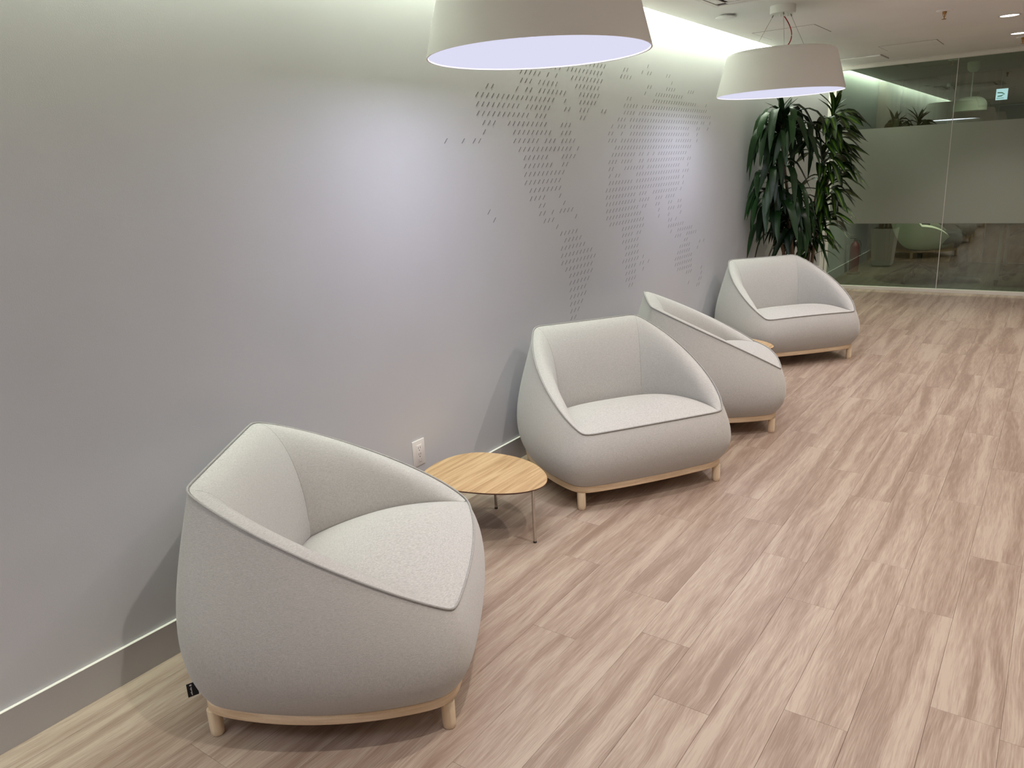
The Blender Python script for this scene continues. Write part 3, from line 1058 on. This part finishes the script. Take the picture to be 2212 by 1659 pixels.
BZ = PLH - 0.055
cane_plant('corn_plant', 'tall corn plant with long drooping dark green leaves, the left one of two', (0.27, 7.67, BZ), [
    ([(0.0, 0.0, 0), (0.0, -0.24, 0.74), (-0.02, -0.42, 1.18), (-0.02, -0.47, 1.40)], [(0.62, 1.0, 52, 1, 1.0, (0, 0, True))]),
    ([(-0.03, 0.0, 0), (-0.07, -0.34, 0.52), (-0.10, -0.54, 1.05)], [(0.42, 1.0, 46, 1, 1.0, (-1.7, 0.45, True))]),
    ([(0.04, -0.03, 0), (0.05, -0.24, 0.35), (0.06, -0.40, 0.62)], [(0.25, 1.0, 44, 1, 0.85, (-1.2, 0.3, False))]),
], (droopy, upright), rng, MLF1)
mid = [leaf_mesh(0.44, 0.074, 0.45 + 0.13 * q, 1.05 + 0.2 * q, MLF2, 0.30, q + 20) for q in range(5)]
upm = [leaf_mesh(0.27, 0.05, 1.4, 0.35 + 0.25 * q, MLF2, 0.12, q + 30) for q in range(3)]
cane_plant('dragon_tree', 'tall dragon tree with yellow-striped leaves, the right one beside the glass', (0.38, 7.78, BZ), [
    ([(0.0, 0, 0), (0.06, -0.10, 0.6), (0.15, -0.22, 1.10), (0.22, -0.24, 1.44)], [(0.58, 1.0, 68, 1, 1.0, (-0.2, 0.45, True))]),
    ([(0.03, 0.03, 0), (0.10, -0.12, 0.45), (0.21, -0.20, 0.95)], [(0.50, 1.0, 48, 1, 0.95, (-0.3, 0.5, False))]),
    ([(0.05, -0.06, 0), (0.10, -0.15, 0.3), (0.16, -0.22, 0.52)], [(0.3, 1.0, 30, 1, 0.8, (-0.6, 0.4, False))]),
], (mid, upm), rng, MLF2)

# ------------------------------------------------------------------ meeting room contents, seen through the glass
# fire extinguisher
t = thing('fire_extinguisher', 'red fire extinguisher on a stand by the meeting room wall, behind the glass', 'fire extinguisher', (0.12, 11.15, 0))
MEXT = mat('extinguisher_red', (0.14, 0.010, 0.012), 0.4)
bm = bmesh.new(); add_lathe(bm, [(0, 0), (0.085, 0), (0.088, 0.012), (0.08, 0.028), (0, 0.03)], n=28); obj('stand', bm, MSLOT, t)
bm = bmesh.new(); add_lathe(bm, [(0, 0.03), (0.058, 0.03), (0.062, 0.045), (0.062, 0.36), (0.05, 0.40), (0.024, 0.425), (0.02, 0.44), (0, 0.44)], n=28); obj('cylinder_body', bm, MEXT, t)
bm = boxes(((-0.014, -0.014, 0.44), (0.014, 0.014, 0.468)), ((-0.07, -0.010, 0.468), (0.014, 0.010, 0.480)), ((-0.065, -0.010, 0.495), (0.014, 0.010, 0.505)), bev=0.002)
add_tube(bm, [(0.014, 0, 0.455), (0.05, 0, 0.45), (0.075, 0, 0.40), (0.072, 0, 0.25)], 0.007, 8)
obj('valve', bm, MSLOT, t)
# swivel shell chair
MSHELL = paint('shell_pale', (0.85, 0.87, 0.72), 0.5, 0.02)
MALU = mat('dark_base', (0.09, 0.085, 0.085), 0.4, 0.4)
def swivel_chair(x, y, rz, label, shell_m, tall=1.0):
    t = thing('swivel_chair', label, 'chair', (x, y, 0), rz)
    bm = bmesh.new()
    # shell: bowl seat that rises into a wrap-around back (forward = +x)
    rows = []
    for k in range(15):
        r = k / 14
        row = []
        for j in range(40):
            a = 2 * PI * j / 40
            back = max(0.0, -math.cos(a))
            side = abs(math.sin(a))
            rise = 0.33 * back ** 0.8 + 0.24 * side ** 1.2
            z = 0.385 + (r ** 2.6) * (0.07 + rise * tall) + 0.004
            rr = 0.35 * (r ** 0.7) * (1 + 0.06 * back * r)
            row.append(Vector((rr * math.cos(a), rr * math.sin(a) * 1.04, z)))
        rows.append(row)
    inn = [[p * 1.0 - Vector((p.x * 0.06, p.y * 0.06, -0.022)) for p in row] for row in reversed(rows)]
    add_grid(bm, rows + inn, closed=True)
    obj('shell', bm, shell_m, t, weld=1e-5)
    bm = bmesh.new(); add_lathe(bm, [(0, 0.16), (0.03, 0.16), (0.03, 0.34), (0.11, 0.375), (0.11, 0.386), (0, 0.386)], n=20); obj('column', bm, MALU, t)
    for k in range(5):
        a = 2 * PI * k / 5 + 0.5
        d = Vector((math.cos(a), math.sin(a), 0))
        bm = bmesh.new()
        add_tube(bm, [d * 0.02 + Vector((0, 0, 0.20)), d * 0.16 + Vector((0, 0, 0.165)), d * 0.30 + Vector((0, 0, 0.10)), d * 0.335 + Vector((0, 0, 0.062))], [0.024, 0.018, 0.012, 0.009], 8)
        arm = obj('base_arm', bm, MALU, t)
        bm = bmesh.new()
        s = Vector((-d.y, d.x, 0))
        for sg in (-1, 1):
            c = d * 0.335 + s * 0.014 * sg + Vector((0, 0, 0.029))
            add_tube(bm, [c - s * 0.010, c + s * 0.010], 0.029, 16)
        obj('caster', bm, MSLOT, arm)
    return t
swivel_chair(0.97, 10.70, 0.12, 'pale shell chair on a dark five-star base with casters, behind the glass', MSHELL)
MSH2 = paint('shell_grey', (0.20, 0.19, 0.20), 0.7, 0.03)
swivel_chair(2.18, 11.15, PI, 'dark grey shell chair on casters at the meeting table, right edge behind the glass', MSH2, 0.55)
# meeting table with caster legs
t = thing('meeting_table', 'meeting table with grey legs on casters, behind the frosted glass', 'table', (2.15, 11.15, 0))
obj('tabletop', boxes(((-0.42, -0.75, 0.712), (1.05, 0.75, 0.738)), bev=0.003), MALU, t)
MGL = mat('grey_leg', (0.20, 0.20, 0.20), 0.5, 0.3)
for (lx, ly) in ((-0.33, -0.66), (0.95, -0.66), (-0.33, 0.66), (0.95, 0.66)):
    lg = obj('leg', boxes(((lx - 0.022, ly - 0.03, 0.075), (lx + 0.022, ly + 0.03, 0.714)), bev=0.004), MGL, t)
    bm = bmesh.new(); add_tube(bm, [(lx - 0.016, ly, 0.036), (lx + 0.016, ly, 0.036)], 0.036, 16); add_box(bm, (lx - 0.02, ly - 0.012, 0.03), (lx + 0.02, ly + 0.012, 0.078))
    obj('caster', bm, MSLOT, lg)
bm = bmesh.new(); add_tube(bm, [(-0.33, -0.66, 0.12), (0.95, -0.1, 0.42)], 0.014, 8); obj('brace', bm, MALU, t)
# person seated on the pale chair, facing the table
def person():
    t = thing('person', 'person in dark trousers seated on the pale shell chair behind the frosted glass', 'person', (0.95, 10.72, 0))
    J = {  # joints: (x, y, z, radius)
        'pelvis': (0.0, 0.0, 0.52, 0.13), 'waist': (-0.02, 0.0, 0.68, 0.12), 'chest': (0.02, 0.0, 0.88, 0.135), 'neckb': (0.04, 0.0, 1.03, 0.07), 'neck': (0.06, 0, 1.09, 0.05),
        'shl': (0.03, 0.17, 1.00, 0.06), 'ell': (0.12, 0.22, 0.78, 0.042), 'wrl': (0.34, 0.17, 0.775, 0.028),
        'shr': (0.03, -0.17, 1.00, 0.06), 'elr': (0.12, -0.22, 0.78, 0.042), 'wrr': (0.34, -0.17, 0.775, 0.028),
        'hipl': (0.03, 0.10, 0.50, 0.095), 'knl': (0.44, 0.30, 0.56, 0.068), 'anl': (0.34, 0.42, 0.11, 0.050),
        'hipr': (0.03, -0.10, 0.50, 0.095), 'knr': (0.47, -0.10, 0.55, 0.068), 'anr': (0.52, -0.06, 0.11, 0.050)}
    E = [('pelvis', 'waist'), ('waist', 'chest'), ('chest', 'neckb'), ('neckb', 'neck'), ('chest', 'shl'), ('shl', 'ell'), ('ell', 'wrl'), ('chest', 'shr'), ('shr', 'elr'), ('elr', 'wrr'),
         ('pelvis', 'hipl'), ('hipl', 'knl'), ('knl', 'anl'), ('pelvis', 'hipr'), ('hipr', 'knr'), ('knr', 'anr')]
    ks = list(J)
    me = bpy.data.meshes.new('clothed_body')
    me.from_pydata([J[k][:3] for k in ks], [(ks.index(a), ks.index(b)) for a, b in E], [])
    o = bpy.data.objects.new('clothed_body', me); LINK(o); o.parent = t
    me.materials.append(mat('dark_clothes', (0.045, 0.043, 0.05), 0.85))
    sm = o.modifiers.new('skin', 'SKIN')
    if not me.skin_vertices:
        bpy.context.view_layer.objects.active = o
    sv = me.skin_vertices[0].data if me.skin_vertices else None
    if sv is None:
        me.attributes.new('skin', 'FLOAT', 'POINT')
    else:
        for i, k in enumerate(ks):
            sv[i].radius = (J[k][3], J[k][3])
            sv[i].use_root = (k == 'pelvis')
    sm.use_smooth_shade = True
    ss = o.modifiers.new('sub', 'SUBSURF'); ss.levels = 2; ss.render_levels = 2
    MSK = mat('skin_tone', (0.42, 0.26, 0.19), 0.6)
    bm = bmesh.new()
    add_lathe(bm, [(0, 1.075), (0.045, 1.085), (0.062, 1.12), (0.078, 1.17), (0.08, 1.22), (0.068, 1.27), (0.035, 1.30), (0, 1.305)], 0.075, 0, 24)
    add_tube(bm, [(0.15, 0, 1.21), (0.168, 0, 1.185), (0.152, 0, 1.175)], 0.010, 8)
    for sg in (-1, 1):
        add_tube(bm, [(0.07, 0.078 * sg, 1.215), (0.066, 0.088 * sg, 1.20), (0.07, 0.080 * sg, 1.175)], 0.009, 8)
    obj('head', bm, MSK, t)
    bm = bmesh.new()
    add_lathe(bm, [(0.086, 1.205), (0.088, 1.24), (0.074, 1.285), (0.04, 1.315), (0, 1.32)], 0.062, 0, 24)
    obj('hair', bm, MBLK, t)
    for sg, w in ((1, 'wrl'), (-1, 'wrr')):
        W = Vector(J[w][:3])
        bm = bmesh.new()
        add_tube(bm, [W + Vector((-0.02, 0, 0)), W + Vector((0.02, 0, -0.004)), W + Vector((0.075, 0, -0.012))], [0.024, 0.030, 0.030], 10)
        for f in range(4):
            yy = (-0.024 + 0.016 * f)
            ln = (0.055, 0.066, 0.062, 0.048)[f]
            add_tube(bm, [W + Vector((0.07, yy, -0.012)), W + Vector((0.07 + ln * 0.6, yy * 1.1, -0.016)), W + Vector((0.07 + ln, yy * 1.1, -0.024))], [0.0085, 0.0078, 0.006], 8)
        add_tube(bm, [W + Vector((0.02, -0.026 * sg, -0.008)), W + Vector((0.05, -0.045 * sg, -0.014)), W + Vector((0.075, -0.05 * sg, -0.02))], [0.010, 0.009, 0.007], 8)
        obj('hand', bm, MSK, t)
    for a, rz in (('anl', 0.15), ('anr', 0.0)):
        A = Vector(J[a][:3])
        bm = bmesh.new()
        d = Vector((math.cos(rz), math.sin(rz), 0))
        add_tube(bm, [Vector((A.x, A.y, 0.055)) - d * 0.075, Vector((A.x, A.y, 0.05)), Vector((A.x, A.y, 0.042)) + d * 0.10, Vector((A.x, A.y, 0.034)) + d * 0.18], [0.036, 0.046, 0.040, 0.026], 12)
        bmesh.ops.transform(bm, matrix=Matrix.Identity(4), verts=bm.verts)
        for v in bm.verts:
            v.co.z = max(v.co.z, 0.004)
        obj('shoe', bm, mat('shoe_grey', (0.07, 0.07, 0.07), 0.6), t)
person()
# dome pendant in the meeting room
t = thing('dome_pendant_lamp', 'unlit pale green-grey dome pendant lamp on a rod behind the glass', 'pendant lamp', (1.315, 11.0, ZC))
MDOM = paint('dome_enamel', (0.55, 0.60, 0.50), 0.5, 0.01)
bm = bmesh.new()
pr = [(0.168, -0.545), (0.178, -0.545)]
for k in range(1, 11):
    a = k / 10 * PI / 2
    pr.append((0.178 * math.cos(a) ** 0.62 if k < 10 else 0.0, -0.545 + 0.045 + 0.115 * math.sin(a) - 0.0))
pr.append((0.0, -0.39))
pin = [(max(0.0, r - 0.01), z - 0.006) for r, z in pr[2:]][::-1]
add_lathe(bm, pin + pr[:-1], n=40)
obj('shade', bm, MDOM, t, weld=1e-5)
bm = bmesh.new(); add_tube(bm, [(0, 0, -0.39), (0, 0, -0.09)], 0.007, 8); obj('rod', bm, MDOM, t)
bm = bmesh.new(); add_lathe(bm, [(0.0, -0.115), (0.035, -0.110), (0.062, -0.085), (0.070, -0.05), (0.070, 0.0)], n=28); obj('ceiling_canopy', bm, MDOM, t)
# exit sign
t = thing('exit_sign', 'small lit white sign with a green arrow above the meeting room door', 'sign', (1.52, 12.5, 2.23))
MSIGN = emit('sign_glow', (0.55, 0.80, 0.95), 1.35)
MGRN = emit('sign_green', (0.02, 0.25, 0.15), 0.6)
obj('housing', boxes(((-0.068, 0.0, -0.072), (0.068, 0.1, 0.072)), bev=0.002), MPLAS, t)
obj('lit_face', boxes(((-0.066, -0.003, -0.070), (0.066, -0.0005, 0.068))), MSIGN, t, smooth=False)
bm = bmesh.new()
add_tube(bm, [(-0.050, -0.004, 0.022), (0.0, -0.004, 0.018), (0.030, -0.004, 0.0), (0.0, -0.004, -0.020), (-0.045, -0.004, -0.024)], 0.008, 6)
obj('arrow', bm, MGRN, t)
bm = bmesh.new()
for k in range(5):
    add_box(bm, (-0.050 + k * 0.016, -0.0045, -0.052), (-0.040 + k * 0.016, -0.003, -0.044))
obj('sign_text', bm, MGRN, t, smooth=False)
